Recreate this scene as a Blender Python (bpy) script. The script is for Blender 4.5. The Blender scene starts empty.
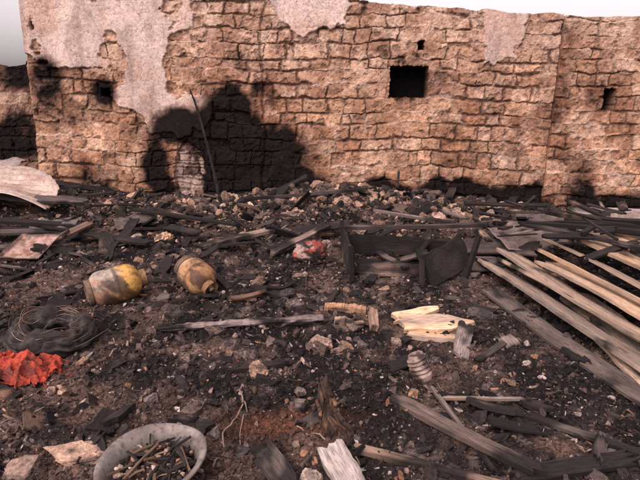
import bpy, math, random
import numpy as np
from mathutils import Vector, Matrix, Euler
R=np.random.default_rng(7); random.seed(7)
scene=bpy.context.scene
# ---------------------------------------------------------------- noise
def hsh(ix,iy,seed):
    h=(ix.astype(np.int64)*374761393+iy.astype(np.int64)*668265263+seed*1442695041)&0xFFFFFFFF
    h=((h^(h>>13))*1274126177)&0xFFFFFFFF
    h=((h^(h>>16))*2246822519)&0xFFFFFFFF
    h=h^(h>>15)
    return (h&0xFFFFFF)/float(0xFFFFFF)
def vn(x,y,seed=0):
    x=np.asarray(x,float); y=np.asarray(y,float)
    ix=np.floor(x); iy=np.floor(y); fx=x-ix; fy=y-iy
    fx=fx*fx*(3-2*fx); fy=fy*fy*(3-2*fy)
    a=hsh(ix,iy,seed); b=hsh(ix+1,iy,seed); c=hsh(ix,iy+1,seed); d=hsh(ix+1,iy+1,seed)
    return (a*(1-fx)+b*fx)*(1-fy)+(c*(1-fx)+d*fx)*fy
def fbm(x,y,o=4,seed=0):
    s=0; a=.5; t=0
    for i in range(o):
        s=s+a*vn(x*(2**i)+17.3*i,y*(2**i)+9.1*i,seed+i*31); t+=a; a*=.5
    return s/t
def sst(a,b,x):
    t=np.clip((x-a)/(b-a),0,1); return t*t*(3-2*t)
def mix(a,b,t):
    t=np.asarray(t)[...,None]; return a*(1-t)+np.asarray(b)*t
# ---------------------------------------------------------------- materials
def mat_col(name,rough=.9,metal=0.,nscale=40.,lo=.6,hi=1.35,bump=.4,bscale=90.,stretch=None,uv=False,dist=.01,pits=0.,pscale=70.):
    m=bpy.data.materials.new(name); m.use_nodes=True; nt=m.node_tree; N=nt.nodes; L=nt.links
    bs=N['Principled BSDF']; bs.inputs['Roughness'].default_value=rough; bs.inputs['Metallic'].default_value=metal
    bs.inputs['Specular IOR Level'].default_value=.15
    at=N.new('ShaderNodeAttribute'); at.attribute_name='Col'
    tc=N.new('ShaderNodeTexCoord'); mp=N.new('ShaderNodeMapping')
    L.new(tc.outputs['UV' if uv else 'Object'],mp.inputs['Vector'])
    if stretch: mp.inputs['Scale'].default_value=stretch
    n1=N.new('ShaderNodeTexNoise'); n1.inputs['Scale'].default_value=nscale; n1.inputs['Detail'].default_value=7; n1.inputs['Roughness'].default_value=.7
    L.new(mp.outputs[0],n1.inputs['Vector'])
    mr=N.new('ShaderNodeMapRange'); mr.inputs['From Min'].default_value=.3; mr.inputs['From Max'].default_value=.7
    mr.inputs['To Min'].default_value=lo; mr.inputs['To Max'].default_value=hi; L.new(n1.outputs['Fac'],mr.inputs['Value'])
    fac=mr.outputs[0]
    if pits>0:
        n3=N.new('ShaderNodeTexNoise'); n3.inputs['Scale'].default_value=pscale; n3.inputs['Detail'].default_value=3; L.new(mp.outputs[0],n3.inputs['Vector'])
        m3=N.new('ShaderNodeMapRange'); m3.inputs['From Min'].default_value=.36; m3.inputs['From Max'].default_value=.46
        m3.inputs['To Min'].default_value=1-pits; m3.inputs['To Max'].default_value=1.; L.new(n3.outputs['Fac'],m3.inputs['Value'])
        mm=N.new('ShaderNodeMath'); mm.operation='MULTIPLY'; L.new(fac,mm.inputs[0]); L.new(m3.outputs[0],mm.inputs[1]); fac=mm.outputs[0]
    vm=N.new('ShaderNodeVectorMath'); vm.operation='SCALE'; L.new(at.outputs['Color'],vm.inputs[0]); L.new(fac,vm.inputs['Scale'])
    L.new(vm.outputs[0],bs.inputs['Base Color'])
    n2=N.new('ShaderNodeTexNoise'); n2.inputs['Scale'].default_value=bscale; n2.inputs['Detail'].default_value=5; n2.inputs['Roughness'].default_value=.7
    L.new(mp.outputs[0],n2.inputs['Vector'])
    bp=N.new('ShaderNodeBump'); bp.inputs['Strength'].default_value=bump; bp.inputs['Distance'].default_value=dist
    L.new(n2.outputs['Fac'],bp.inputs['Height']); L.new(bp.outputs[0],bs.inputs['Normal'])
    return m
M_wall=mat_col('sooty_stone',.97,0,16,.70,1.25,.6,50,dist=.012,pits=.35,pscale=38)
M_wall.node_tree.nodes['Principled BSDF'].inputs['Specular IOR Level'].default_value=.05
M_ground=mat_col('ash_ground',.97,0,45,.12,2.0,1.,90,dist=.02,pits=.6,pscale=60)
M_deb=mat_col('charred_rubble',.92,0,50,.4,1.6,.7,110,dist=.008,pits=.4)
M_wood=mat_col('burnt_wood',.88,0,9,.38,1.4,.8,14,stretch=(1,9,9),uv=True,dist=.008,pits=.4,pscale=16)
M_rust=mat_col('scorched_metal',.6,.15,14,.6,1.25,.3,60,dist=.004,pits=.35,pscale=45)
M_cloth=mat_col('netting',.8,0,90,.4,1.3,.7,160,dist=.004)
# ---------------------------------------------------------------- mesh helpers
def build(name,V,F,C,mat,smooth=False,uv=None,parent=None,mw=None):
    V=np.asarray(V,np.float32); me=bpy.data.meshes.new(name)
    Fs=F if isinstance(F,list) and len(F) and isinstance(F[0],np.ndarray) else [np.asarray(F)]
    nl=sum(f.size for f in Fs); npoly=sum(len(f) for f in Fs)
    me.vertices.add(len(V)); me.vertices.foreach_set('co',V.ravel())
    me.loops.add(nl); li=np.concatenate([f.ravel() for f in Fs]).astype(np.int32); me.loops.foreach_set('vertex_index',li)
    me.polygons.add(npoly); tot=np.concatenate([np.full(len(f),f.shape[1]) for f in Fs]).astype(np.int32)
    st=np.concatenate([[0],np.cumsum(tot)[:-1]]).astype(np.int32)
    me.polygons.foreach_set('loop_start',st); me.polygons.foreach_set('loop_total',tot)
    me.polygons.foreach_set('use_smooth',np.full(npoly,smooth))
    me.update(calc_edges=True)
    C=np.asarray(C,np.float32)
    if C.ndim==1: C=np.tile(C,(len(V),1))
    C4=np.ones((len(V),4),np.float32); C4[:,:3]=np.clip(C[:,:3],0,1)
    a=me.color_attributes.new('Col','FLOAT_COLOR','POINT'); a.data.foreach_set('color',C4.ravel())
    if uv is not None:
        u=me.uv_layers.new(name='UVMap'); u.data.foreach_set('uv',np.asarray(uv,np.float32)[li].ravel())
    me.validate(); me.materials.append(mat)
    ob=bpy.data.objects.new(name,me); scene.collection.objects.link(ob)
    if mw is not None: ob.matrix_world=mw
    if parent is not None: ob.parent=parent
    return ob
def empty(name,loc=(0,0,0)):
    e=bpy.data.objects.new(name,None); e.location=loc; e.empty_display_size=.1; scene.collection.objects.link(e); return e
def gridf(ny,nx,wrap=False):
    i=np.arange(ny-1)[:,None]; j=np.arange(nx if wrap else nx-1)[None,:]; j2=(j+1)%nx
    return np.stack([i*nx+j,i*nx+j2,(i+1)*nx+j2,(i+1)*nx+j],-1).reshape(-1,4)
def tube(path,rad,sides=8,seed=0,rough=0.):
    P=np.asarray(path,float); n=len(P); rad=np.broadcast_to(np.asarray(rad,float),(n,))
    T=np.gradient(P,axis=0); T/=np.linalg.norm(T,axis=1)[:,None]+1e-9
    up=np.array([0,0,1.]) if abs(T[0,2])<.9 else np.array([1.,0,0])
    V=[];uv=[]
    d=np.concatenate([[0],np.cumsum(np.linalg.norm(np.diff(P,axis=0),axis=1))])
    for i in range(n):
        a=np.cross(T[i],up); a/=np.linalg.norm(a)+1e-9; b=np.cross(a,T[i]); up=b
        th=np.arange(sides)/sides*2*np.pi
        r=rad[i]*(1+rough*(vn(th*1.9+seed,np.full(sides,d[i]*14+seed),seed)-.5)*2)
        V.append(P[i]+np.cos(th)[:,None]*a*r[:,None]+np.sin(th)[:,None]*b*r[:,None])
        uv.append(np.stack([np.full(sides,d[i]+seed*.37),th*max(rad[i],.01)],1))
    V=np.concatenate(V+[P[:1],P[-1:]]); uv=np.concatenate(uv+[[[0,0]],[[d[-1],0]]])
    F=gridf(n,sides,True); j=np.arange(sides); j2=(j+1)%sides
    c0=n*sides; tri=np.concatenate([np.stack([np.full(sides,c0),j2,j],1),np.stack([np.full(sides,c0+1),(n-1)*sides+j,(n-1)*sides+j2],1)])
    return V,F,tri,uv
class Acc:
    def __init__(s): s.V=[];s.Q=[];s.T=[];s.C=[];s.U=[];s.n=0
    def add(s,V,Q=None,T=None,C=(.1,.1,.1),U=None):
        V=np.asarray(V); s.V.append(V)
        if Q is not None and len(Q): s.Q.append(np.asarray(Q)+s.n)
        if T is not None and len(T): s.T.append(np.asarray(T)+s.n)
        C=np.asarray(C,float); s.C.append(np.tile(C,(len(V),1)) if C.ndim==1 else C)
        s.U.append(np.zeros((len(V),2)) if U is None else U); s.n+=len(V)
    def make(s,name,mat,smooth=False,parent=None):
        F=[]
        if s.Q:F.append(np.concatenate(s.Q))
        if s.T:F.append(np.concatenate(s.T))
        return build(name,np.concatenate(s.V),F,np.concatenate(s.C),mat,smooth,np.concatenate(s.U),parent)
def lathe(prof,sides=48):
    n=len(prof); th=np.arange(sides)/sides*2*np.pi
    V=np.concatenate([np.stack([r*np.cos(th),r*np.sin(th),np.full(sides,z)],1) for r,z in prof])
    return V,gridf(n,sides,True)
# ---------------------------------------------------------------- terrain height
WY=8.35
def H(x,y):
    x=np.asarray(x,float); y=np.asarray(y,float)
    h=.10*(fbm(x*.7+3,y*.7,3,5)-.5)+.07*(fbm(x*2.6,y*2.6,3,9)-.5)
    m=sst(5.7,8.1,y)*(1-sst(8.4,10,y))
    h=h+m*(.02+.62*np.clip(fbm(x*.9+11,y*.5,3,3)-.28,0,1)*np.exp(-((x-.7)/2.4)**2)+.07)
    h=h+.10*np.exp(-((x+4)/1.4)**2)*m-.12*sst(2.0,4.5,x)*sst(5,7.5,y)
    h=h+.05*np.exp(-((x-.4)/.5)**2-((y-2.55)/.25)**2)
    return h
def Hf(x,y):
    x=np.asarray(x,float); y=np.asarray(y,float)
    near=np.exp(-np.clip(np.hypot(x,y-3)-7,0,None)/3)
    r=1-np.abs(fbm(x*11+3,y*11,3,31)-.5)*6
    return H(x,y)+near*(.055*(fbm(x*7,y*7,4,21)-.5)+.038*(fbm(x*24,y*24,3,25)-.5)+.02*np.clip(fbm(x*14,y*14,3,28)-.52,0,1)*4+.006*np.clip(r,0,1))
def gcol(x,y):
    x=np.asarray(x,float); y=np.asarray(y,float)
    a=fbm(x*1.3,y*1.3,4,41); b=fbm(x*3.1+7,y*3.1,4,47); c=fbm(x*12,y*12,4,53)
    col=np.tile(np.array([.030,.022,.021]),x.shape+(1,)).astype(float)
    col=mix(col,[.080,.050,.042],sst(.48,.64,a))
    col=mix(col,[.16,.098,.076],sst(.57,.72,b)*.7)
    col=mix(col,[.25,.185,.168],sst(.60,.75,c)*.55)
    col=mix(col,[.010,.008,.008],sst(.54,.38,b)*.9)
    rp=np.exp(-((x+.15)/.24)**2-((y-2.42)/.10)**2); col=mix(col,[.19,.075,.045],np.clip(rp*1.1,0,.6))
    far=sst(9,16,np.hypot(x,y-2)); col=mix(col,[.28,.19,.14],far)
    return col
def axis(segs):
    out=[]
    for a,b,d in segs: out.append(np.arange(a,b,d))
    return np.concatenate(out+[[segs[-1][1]]])
xs=axis([(-260,-60,40),(-60,-14,6),(-14,-6.6,.4),(-6.6,-2.6,.03),(-2.6,2.6,.013),(2.6,6.6,.03),(6.6,14,.4),(14,60,6),(60,260,40)])
ys=axis([(-260,-40,40),(-40,-4,4),(-4,1,.25),(1,3.2,.011),(3.2,5,.016),(5,8.6,.025),(8.6,14,.3),(14,60,5),(60,500,44)])
X,Y=np.meshgrid(xs,ys); Z=Hf(X,Y)
build('ground',np.stack([X,Y,Z],-1).reshape(-1,3),gridf(len(ys),len(xs)),gcol(X.ravel(),Y.ravel()),M_ground,True)
# ---------------------------------------------------------------- walls
def inpoly(x,z,poly):
    inside=np.zeros(x.shape,bool); n=len(poly)
    for i in range(n):
        x1,z1=poly[i]; x2,z2=poly[(i+1)%n]
        c=((z1>z)!=(z2>z))&(x<(x2-x1)*(z-z1)/((z2-z1) if z2!=z1 else 1e-9)+x1); inside^=c
    return inside
def stone_wall(name,x0,x1,y0,zb,topf,seed,plaster=[],soot=[],clean=[],holes=[],ch=(.15,.24),bl=(.22,.52),base=(.43,.25,.16),dx=.0115,sootbias=0.,joints=[],depth=.4):
    rng=np.random.default_rng(seed)
    nx=int((x1-x0)/dx)+1; xa=np.linspace(x0,x1,nx); tp=topf(xa); nz=int((tp.max()-zb)/dx)+1
    s=np.linspace(0,1,nz)[:,None]; Xg=np.tile(xa,(nz,1)); Zg=zb+s*(tp-zb)[None,:]
    wx=Xg+.09*(fbm(Xg*5,Zg*5,3,seed+1)-.5)+.035*(fbm(Xg*20,Zg*20,3,seed+8)-.5)
    wz=Zg+.08*(fbm(Xg*4+9,Zg*4,3,seed+2)-.5)+.14*(fbm(Xg*.7,Zg*.25,2,seed+3)-.5)+.030*(fbm(Xg*20+4,Zg*20,3,seed+9)-.5)
    cb=[zb-.3]
    while cb[-1]<tp.max()+.4: cb.append(cb[-1]+rng.uniform(*ch))
    cb=np.array(cb); k=np.clip(np.searchsorted(cb,wz)-1,0,len(cb)-2)
    dz=np.minimum(wz-cb[k],cb[k+1]-wz); dxm=np.zeros_like(dz); bid=np.zeros(k.shape,int); u=np.zeros_like(dz)
    for c in range(len(cb)-1):
        m=k==c
        if not m.any(): continue
        e=[x0-1-rng.uniform(0,.4)]
        while e[-1]<x1+1: e.append(e[-1]+rng.uniform(*bl)*(0.5 if rng.random()<.2 else 1))
        e=np.array(e); j=np.clip(np.searchsorted(e,wx[m])-1,0,len(e)-2)
        dxm[m]=np.minimum(wx[m]-e[j],e[j+1]-wx[m]); bid[m]=j; u[m]=(wx[m]-e[j])/(e[j+1]-e[j])
    d=np.minimum(dz,dxm*1.1)
    r1=hsh(bid,k,seed+11); r2=hsh(bid,k,seed+12); r3=hsh(bid,k,seed+13); r4=hsh(bid,k,seed+14)
    jw=.002+.030*fbm(Xg*3.5,Zg*3.5,4,seed+4)*sst(.2,.7,fbm(Xg*2,Zg*2,3,seed+15))*1.6
    mort=1-sst(jw*.4,jw*1.3+.005,d)
    filled=sst(.50,.62,fbm(Xg*2.0+5,Zg*2.0,4,seed+5))
    n1=fbm(Xg*6,Zg*6,4,seed+6); n2=fbm(Xg*25,Zg*25,3,seed+7); n3=fbm(Xg*1.1,Zg*1.1,3,seed+20); n4=fbm(Xg*11,Zg*11,4,seed+22)
    dep=(r1-.5)*.024+(u-.5)*(r2-.5)*.024+(n1-.5)*.046+(n2-.5)*.018+.015*sst(.58,.7,n4)
    dep=dep+np.clip(1-d/.03,0,1)**2*.010*(1-filled)
    dep=dep+mort*(.022*(1-filled)-.004*filled)
    spall=(r3>.94); dep=dep+spall*sst(0,.03,d)*.035
    base=np.array(base); col=np.tile(base,Xg.shape+(1,))
    col=col*(.66+.60*r2)[...,None]
    col=mix(col,[.52,.36,.27],(r4>.70)*.5)
    col=mix(col,[.31,.145,.085],(r4<.25)*.5)
    col=mix(col,[.48,.345,.275],sst(1.5,3.0,Zg+1.2*(n3-.5))*.6)
    col=mix(col,[.50,.345,.255],sst(.49,.68,fbm(Xg*2.3,Zg*2.3,5,seed+31))*.4)
    col=mix(col,[.25,.125,.075],sst(.46,.62,fbm(Xg*3.7,Zg*3.7,5,seed+33))*.62)
    col=mix(col,[.14,.082,.062],sst(.52,.66,n4)*.45)
    col=mix(col,[.09,.050,.038],mort*(1-filled)*.66); col=mix(col,[.46,.33,.26],mort*filled*.5)
    col=col*(.66+.68*n2)[...,None]
    ex=Xg+.28*(fbm(Xg*3.2,Zg*3.2,6,seed+41)-.5)*2; ez=Zg+.28*(fbm(Xg*3.2+30,Zg*3.2,6,seed+42)-.5)*2
    pm=np.zeros(Xg.shape,bool)
    for p in plaster: pm|=inpoly(ex,ez,p)
    hole=fbm(Xg*2.6+9,Zg*2.6,6,seed+49)>.69; pm&=~hole
    pf=pm.astype(float)
    pf[1:-1,1:-1]=(pf[1:-1,1:-1]*2+pf[:-2,1:-1]+pf[2:,1:-1]+pf[1:-1,:-2]+pf[1:-1,2:])/6
    pcol=np.tile(np.array([.55,.42,.37]),Xg.shape+(1,))*(.66+.60*fbm(Xg*1.6,Zg*1.6,5,seed+45))[...,None]
    pcol=mix(pcol,[.42,.26,.19],sst(.50,.70,fbm(Xg*2.2+4,Zg*1.5,5,seed+46))*.6)
    pcol=mix(pcol,[.25,.18,.16],sst(.53,.73,fbm(Xg*7+4,Zg*2.0,5,seed+56))*.5)
    crack=np.abs(fbm(Xg*1.8,Zg*1.8,5,seed+47)-.5); pcol=mix(pcol,[.12,.07,.055],(1-sst(.0,.007,crack))*.6)
    pcol=pcol*(.87+.26*n2)[...,None]
    col=mix(col,pcol,pf); dep=dep*(1-pf)+pf*(-.034+dep*.08+.022*(fbm(Xg*3,Zg*3,3,seed+48)-.5)+.004*(n2-.5))
    so=np.zeros(Xg.shape)
    nn=fbm(Xg*2.2,Zg*2.2,6,seed+51)-.5; hf=(n4-.5)*.9+(n2-.5)*.5+(fbm(Xg*9,Zg*2.2,4,seed+53)-.5)*.7
    for cx,cz,rx,rz,st in soot:
        q=np.sqrt(((Xg-cx)/rx)**2+((Zg-cz)/rz)**2)+nn*1.1+hf*.40
        v=st*(1-sst(.40,1.75,q)); so=so+v-np.minimum(so,1)*v*.6
    so=so+.28*sst(.50,.72,fbm(Xg*1.5+50,Zg*1.1,6,seed+52)+hf*.08)+sootbias
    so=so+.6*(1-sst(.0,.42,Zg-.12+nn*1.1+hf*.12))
    for cx,cz,rx,rz,st in clean:
        q=np.sqrt(((Xg-cx)/rx)**2+((Zg-cz)/rz)**2)+nn*.3+hf*.15
        t=(1-sst(.6,1.1,q)); so=so*(1-t*st)+.6*t*sst(.45,.6,n1); dep=dep+sst(.4,.6,t)*.07; col=mix(col,np.array([.31,.24,.215]),t*.7)
        m2=1-sst(.004,.014,np.abs(((wz/.12)%1)-.5)*.12); col=mix(col,np.array([.10,.07,.06]),t*m2*.6); dep=dep+t*m2*.012
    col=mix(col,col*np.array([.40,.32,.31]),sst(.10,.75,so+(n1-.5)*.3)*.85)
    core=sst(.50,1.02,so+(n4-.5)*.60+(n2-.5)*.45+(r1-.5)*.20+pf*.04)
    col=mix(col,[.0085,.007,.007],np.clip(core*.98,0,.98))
    for jx,wd,dd in joints:
        g=np.exp(-((Xg-jx-.10*(fbm(Zg*2,Zg*0,3,seed+60)-.5)*2)/wd)**2); dep=dep+g*dd; col=mix(col,col*.45,g)
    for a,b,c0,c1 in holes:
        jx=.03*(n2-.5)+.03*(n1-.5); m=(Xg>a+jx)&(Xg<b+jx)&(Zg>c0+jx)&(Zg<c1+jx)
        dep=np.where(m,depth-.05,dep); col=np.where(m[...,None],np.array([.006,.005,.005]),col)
    V=np.stack([Xg,y0+dep,Zg],-1).reshape(-1,3)
    F=gridf(nz,nx); C=col.reshape(-1,3); n=len(V)
    top=(nz-1)*nx+np.arange(nx)
    b1=np.stack([xa,np.full(nx,y0+depth),tp-.03*vn(xa*6,xa*0,seed)],1); b0=np.stack([xa,np.full(nx,y0+depth),np.full(nx,zb)],1)
    V=np.concatenate([V,b1,b0]); C=np.concatenate([C,C[top],C[top]*.7])
    i=np.arange(nx-1); F=np.concatenate([F,np.stack([top[i],top[i+1],n+i+1,n+i],1),np.stack([n+i,n+i+1,n+nx+i+1,n+nx+i],1)])
    rows=np.arange(nz)
    for e in (0,nx-1):
        m0=len(V); ev=np.stack([np.full(nz,xa[e]),np.full(nz,y0+depth),Zg[:,e]],1); ev[-1]=b1[e]; V=np.concatenate([V,ev]); C=np.concatenate([C,C[rows*nx+e]])
        r=rows[:-1]; q=np.stack([r*nx+e,(r+1)*nx+e,m0+r+1,m0+r],1); F=np.concatenate([F,q if e else q[:,::-1]])
    return build(name,V,F,C,M_wall,False)
def px(x,y): # design sheet of the facade -> metres on the wall face
    return ((x-320)/66.5,3.02-.0146*y)
PA=[px(*p) for p in [(10,-40),(205,-40),(192,20),(172,45),(160,60),(163,85),(195,95),(212,108),(185,132),(150,132),(128,105),(108,82),(75,66),(40,60),(10,52)]]
PB=[px(*p) for p in [(262,-30),(350,-20),(338,20),(312,30),(292,24),(280,6),(264,0)]]
PC=[px(*p) for p in [(466,-5),(522,-5),(516,38),(503,62),(480,58),(472,36)]]
def top1(x): return 3.16-.13*sst(-1,0,x)-.11*sst(0,2.4,x)-.04*sst(2.4,3.5,x)+.04*(fbm(x*3.3,x*0+3,4,70)-.5)*2+.045*(np.floor(vn(x*2.6,x*0,71)*3)/3-.3)
SO=[(-1.15,.50,.66,.75,1.7),(-1.50,1.10,.42,.50,1.5),(-2.10,1.18,.42,.26,1.3),(-.55,.10,.65,.34,1.4),(-2.60,.6,.20,.55,1.1),(-1.70,.4,.35,.8,1.5),(-1.58,1.55,.30,.35,.5),
    (-1.3,1.6,.8,.9,.30),(-.5,.9,.7,.7,.30),
    (-4.15,1.85,.20,.38,.75),(-3.95,1.35,.35,.25,.35),(-3.33,1.68,.20,.22,1.),(-2.9,1.2,.18,.25,.45),(-3.3,.35,.8,.30,.35),
    (1.1,.12,1.0,.26,.7),(.4,.2,.6,.26,.6),(2.7,-.02,.85,.36,1.4),(2.98,.75,.14,.6,.45),(2.95,1.4,.5,.25,.35),(1.3,2.3,.6,.2,.3),(1.3,1.9,.48,.40,.45),(3.42,1.3,.2,1.4,.35),(2.2,1.95,.6,.18,.3),(1.6,1.1,.8,.16,.25),(2.0,.6,.5,.2,.3)]
CL=[(-2.06,.42,.27,.64,.92)]
WX1=[(1.01,1.58,1.67,2.13),(1.40,1.49,2.36,2.49),(-3.36,-3.22,1.62,1.74)]
stone_wall('stone_wall',-4.42,3.49,WY,-.35,top1,101,[PA,PB,PC],SO,CL,WX1,joints=[(-.9,.02,.02)])
def top2(x): return 2.86-.03*(x-3.5)*.3+.03*(fbm(x*3,x*0+8,3,75)-.5)*2
stone_wall('stone_wall',3.50,8.2,WY-.06,-.45,top2,202,[],[(4.08,.35,.18,.42,.8),(3.95,.7,.2,.3,.35),(4.28,1.75,.32,.40,.5),(3.6,1.3,.2,1.4,.4),(5.1,.1,.5,.3,.5),(3.9,2.5,.5,.25,.3),(4.5,.05,.9,.22,.5)],[],[(4.21,4.38,1.55,1.85)],ch=(.15,.22),bl=(.22,.42),base=(.40,.23,.15))
def top3(x): return 2.12+.06*(fbm(x*3,x*0+8,3,77)-.5)*2-.05*np.floor(vn(x*2,x*0,78)*2)
stone_wall('stone_wall',-9.5,-4.30,WY+.55,-.35,top3,303,[],[(-4.7,2.0,.5,.3,.9),(-5.0,.9,.5,.4,.9)],[],[],base=(.30,.19,.14),dx=.02,sootbias=.25)
# ---------------------------------------------------------------- scattered debris
def ico(sub):
    import bmesh
    bm=bmesh.new(); bmesh.ops.create_icosphere(bm,subdivisions=sub,radius=1)
    V=np.array([v.co[:] for v in bm.verts]); F=np.array([[v.index for v in f.verts] for f in bm.faces]); bm.free(); return V,F
ICO1=ico(1); ICO2=ico(2); ICO3=ico(3)
def rockT(base,seed,ang=.35):
    V,F=base; r=np.random.default_rng(seed); V=V.copy()
    for _ in range(9):
        n=r.normal(size=3); n/=np.linalg.norm(n); o=r.uniform(.40,.85); dd=V@n-o; V=V-np.clip(dd,0,None)[:,None]*n
    V*=1+r.uniform(-.10,.10,(len(V),1)); return V,F
def boxT(seed,jag=.3):
    r=np.random.default_rng(seed); S=4; V=[]
    for i in range(S):
        t=i/(S-1)*2-1; w=1-(abs(t)>.9)*r.uniform(.1,.7)
        V+= [(t+ (r.uniform(-jag,jag) if abs(t)>.9 else 0),a*w+r.uniform(-.2,.2),b*w+r.uniform(-.2,.2)) for a,b in ((-1,-1),(1,-1),(1,1),(-1,1))]
    F=[]
    for i in range(S-1):
        for j in range(4): F.append((i*4+j,i*4+(j+1)%4,(i+1)*4+(j+1)%4,(i+1)*4+j))
    F=np.array(F); F=np.concatenate([F,[[3,2,1,0],[S*4-4,S*4-3,S*4-2,S*4-1]]])
    return np.array(V),F
def rots(n,tilt,rng):
    a=rng.uniform(0,2*np.pi,n); b=rng.normal(0,tilt,n); c=rng.normal(0,tilt,n)
    ca,sa,cb,sb,cc,sc=np.cos(a),np.sin(a),np.cos(b),np.sin(b),np.cos(c),np.sin(c); z=np.zeros(n); o=np.ones(n)
    Rz=np.stack([ca,-sa,z,sa,ca,z,z,z,o],-1).reshape(-1,3,3); Ry=np.stack([cb,z,sb,z,o,z,-sb,z,cb],-1).reshape(-1,3,3); Rx=np.stack([o,z,z,z,cc,-sc,z,sc,cc],-1).reshape(-1,3,3)
    return Rz@Ry@Rx
def scatter(name,n,temps,posf,sizef,colf,tilt,rng,mat=None,sink=.25,smooth=False):
    x,y=posf(n); S=sizef(n,x,y); Rm=rots(n,tilt,rng); C=colf(n,x,y); z=Hf(x,y)+S[:,2]*(1-2*sink)
    which=rng.integers(0,len(temps),n); Vs=[];Fs=[];Cs=[];U=[];off=0
    for t,(V,F) in enumerate(temps):
        m=which==t; k=m.sum()
        if not k: continue
        P=np.einsum('nij,nvj->nvi',Rm[m],V[None]*S[m][:,None,:])+np.stack([x[m],y[m],z[m]],1)[:,None]
        Vs.append(P.reshape(-1,3)); Fs.append((F[None]+(np.arange(k)*len(V))[:,None,None]+off).reshape(-1,F.shape[1]))
        Cs.append(np.repeat(C[m],len(V),0)*rng.uniform(.75,1.2,(k*len(V),1))); off+=k*len(V)
        uu=(V[None]*S[m][:,None,:]); uu=np.stack([uu[...,0]+rng.uniform(0,9,(k,1)),uu[...,1]+uu[...,2]+rng.uniform(0,9,(k,1))],-1); U.append(uu.reshape(-1,2))
    return build(name,np.concatenate(Vs),np.concatenate(Fs),np.concatenate(Cs),mat or M_deb,smooth,np.concatenate(U))
def posn(y0,y1,p,rng,wid=.78,add=.9):
    def f(n):
        t=rng.random(n); y=y0*(y1/y0)**(t**p); x=rng.uniform(-1,1,n)*(wid*y+add); return x,y
    return f
def posclump(y0,y1,rng,fr,thr,sd=333):
    def f(n):
        xx=[];yy=[];c=0
        while c<n:
            y=y0*(y1/y0)**rng.random(n*3); x=rng.uniform(-1,1,n*3)*(.78*y+.9); m=fbm(x*fr,y*fr,3,sd)+rng.uniform(-.08,.08,n*3)>thr
            xx.append(x[m]);yy.append(y[m]);c+=m.sum()
        return np.concatenate(xx)[:n],np.concatenate(yy)[:n]
    return f
g=np.random.default_rng(1)
def col_mix(pal,w,rng,gm=.5,jit=.3):
    pal=np.array(pal); w=np.array(w)/np.sum(w)
    def f(n,x,y):
        c=pal[rng.choice(len(pal),n,p=w)]*rng.uniform(1-jit,1+jit,(n,1)); return c*(1-gm)+gcol(x,y)*gm*1.1
    return f
PAL=[[.014,.011,.011],[.042,.029,.027],[.105,.068,.056],[.26,.175,.14],[.46,.36,.32],[.30,.145,.085]]
R1=[rockT(ICO1,i) for i in range(10)]; R2=[rockT(ICO2,50+i) for i in range(10)]; R3=[rockT(ICO3,90+i) for i in range(8)]; BX=[boxT(i) for i in range(14)]
def szf(a,b,flat,rng,pw=.6,yp=.5,el=1.0):
    def f(n,x,y):
        s=a*(b/a)**(rng.random(n)**(1/pw))*(np.clip(y,2,9)/3)**yp
        return np.stack([s*rng.uniform(.8,1.5*el,n),s*rng.uniform(.6,1.1,n),s*rng.uniform(*flat,n)],1)
    return f
def szs(a,b,asp,th,rng,yp=.4):
    def f(n,x,y):
        L=a*(b/a)**(rng.random(n)**1.7)*(np.clip(y,2,9)/3)**yp; W=L*rng.uniform(*asp,n); return np.stack([L,W,np.minimum(W,L*.3)*rng.uniform(*th,n)],1)
    return f
scatter('charcoal_gravel',66000,R1[:8],posn(1.35,8.3,1.,g),szf(.0026,.014,(.4,.9),g,.5,.6),col_mix(PAL,[8,5.5,3,1.3,.7,.6],g,.3),.8,g)
scatter('ash_clods',16000,R2,posclump(1.4,8.3,g,1.6,.48),szf(.006,.030,(.4,.9),g,.45,.45),col_mix(PAL,[8,6,3.6,1.0,.3,.4],g,.4),.7,g)
scatter('charcoal_splinters',12000,BX,posclump(1.35,8.25,g,1.3,.46,777),szs(.006,.045,(.06,.3),(.3,.9),g),col_mix(PAL,[8,5,3.2,1.6,1.0,.9],g,.2),.4,g,M_wood)
scatter('charcoal_lumps',1700,BX,posclump(1.4,8.3,g,1.2,.48),szs(.02,.065,(.3,.7),(.5,.9),g),col_mix([[.012,.010,.011],[.025,.02,.02],[.06,.043,.04],[.13,.09,.078]],[4,4,3,1.2],g,.1),.5,g,M_deb)
scatter('burnt_flakes',6500,BX,posn(1.35,8.25,1.,g),szs(.005,.026,(.4,.9),(.08,.2),g),col_mix([[.36,.27,.24],[.5,.42,.38],[.18,.12,.10],[.05,.04,.04]],[1.8,.6,3,4.5],g,.2),.6,g)
scatter('rubble_stones',150,R3,posclump(2.6,8.2,g,1.1,.5),szf(.018,.060,(.45,.9),g,.6,.6),col_mix([[.36,.235,.17],[.24,.145,.10],[.12,.08,.065],[.04,.032,.032]],[1.4,3,4,4],g,.2),.4,g)
def posm(n):
    x=g.normal(.9,2.3,n); y=8.28-np.abs(g.normal(0,.85,n)); return x,y
HP=[[.36,.225,.16],[.22,.135,.10],[.11,.075,.06],[.44,.32,.26],[.018,.015,.015],[.045,.033,.030]]
scatter('rubble_heap',1400,R3,posm,szf(.02,.085,(.5,.9),g,.6,.2),col_mix(HP,[1.8,2.8,4,.5,4.5,5],g,.1),.5,g)
scatter('rubble_chips',8000,R2,lambda n:(g.normal(.2,3.0,n),8.28-np.abs(g.normal(0,1.3,n))),szf(.008,.035,(.5,.9),g,.6,.2),col_mix(HP,[2,2.6,4,.9,4.5,5],g,.2),.6,g)
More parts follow.
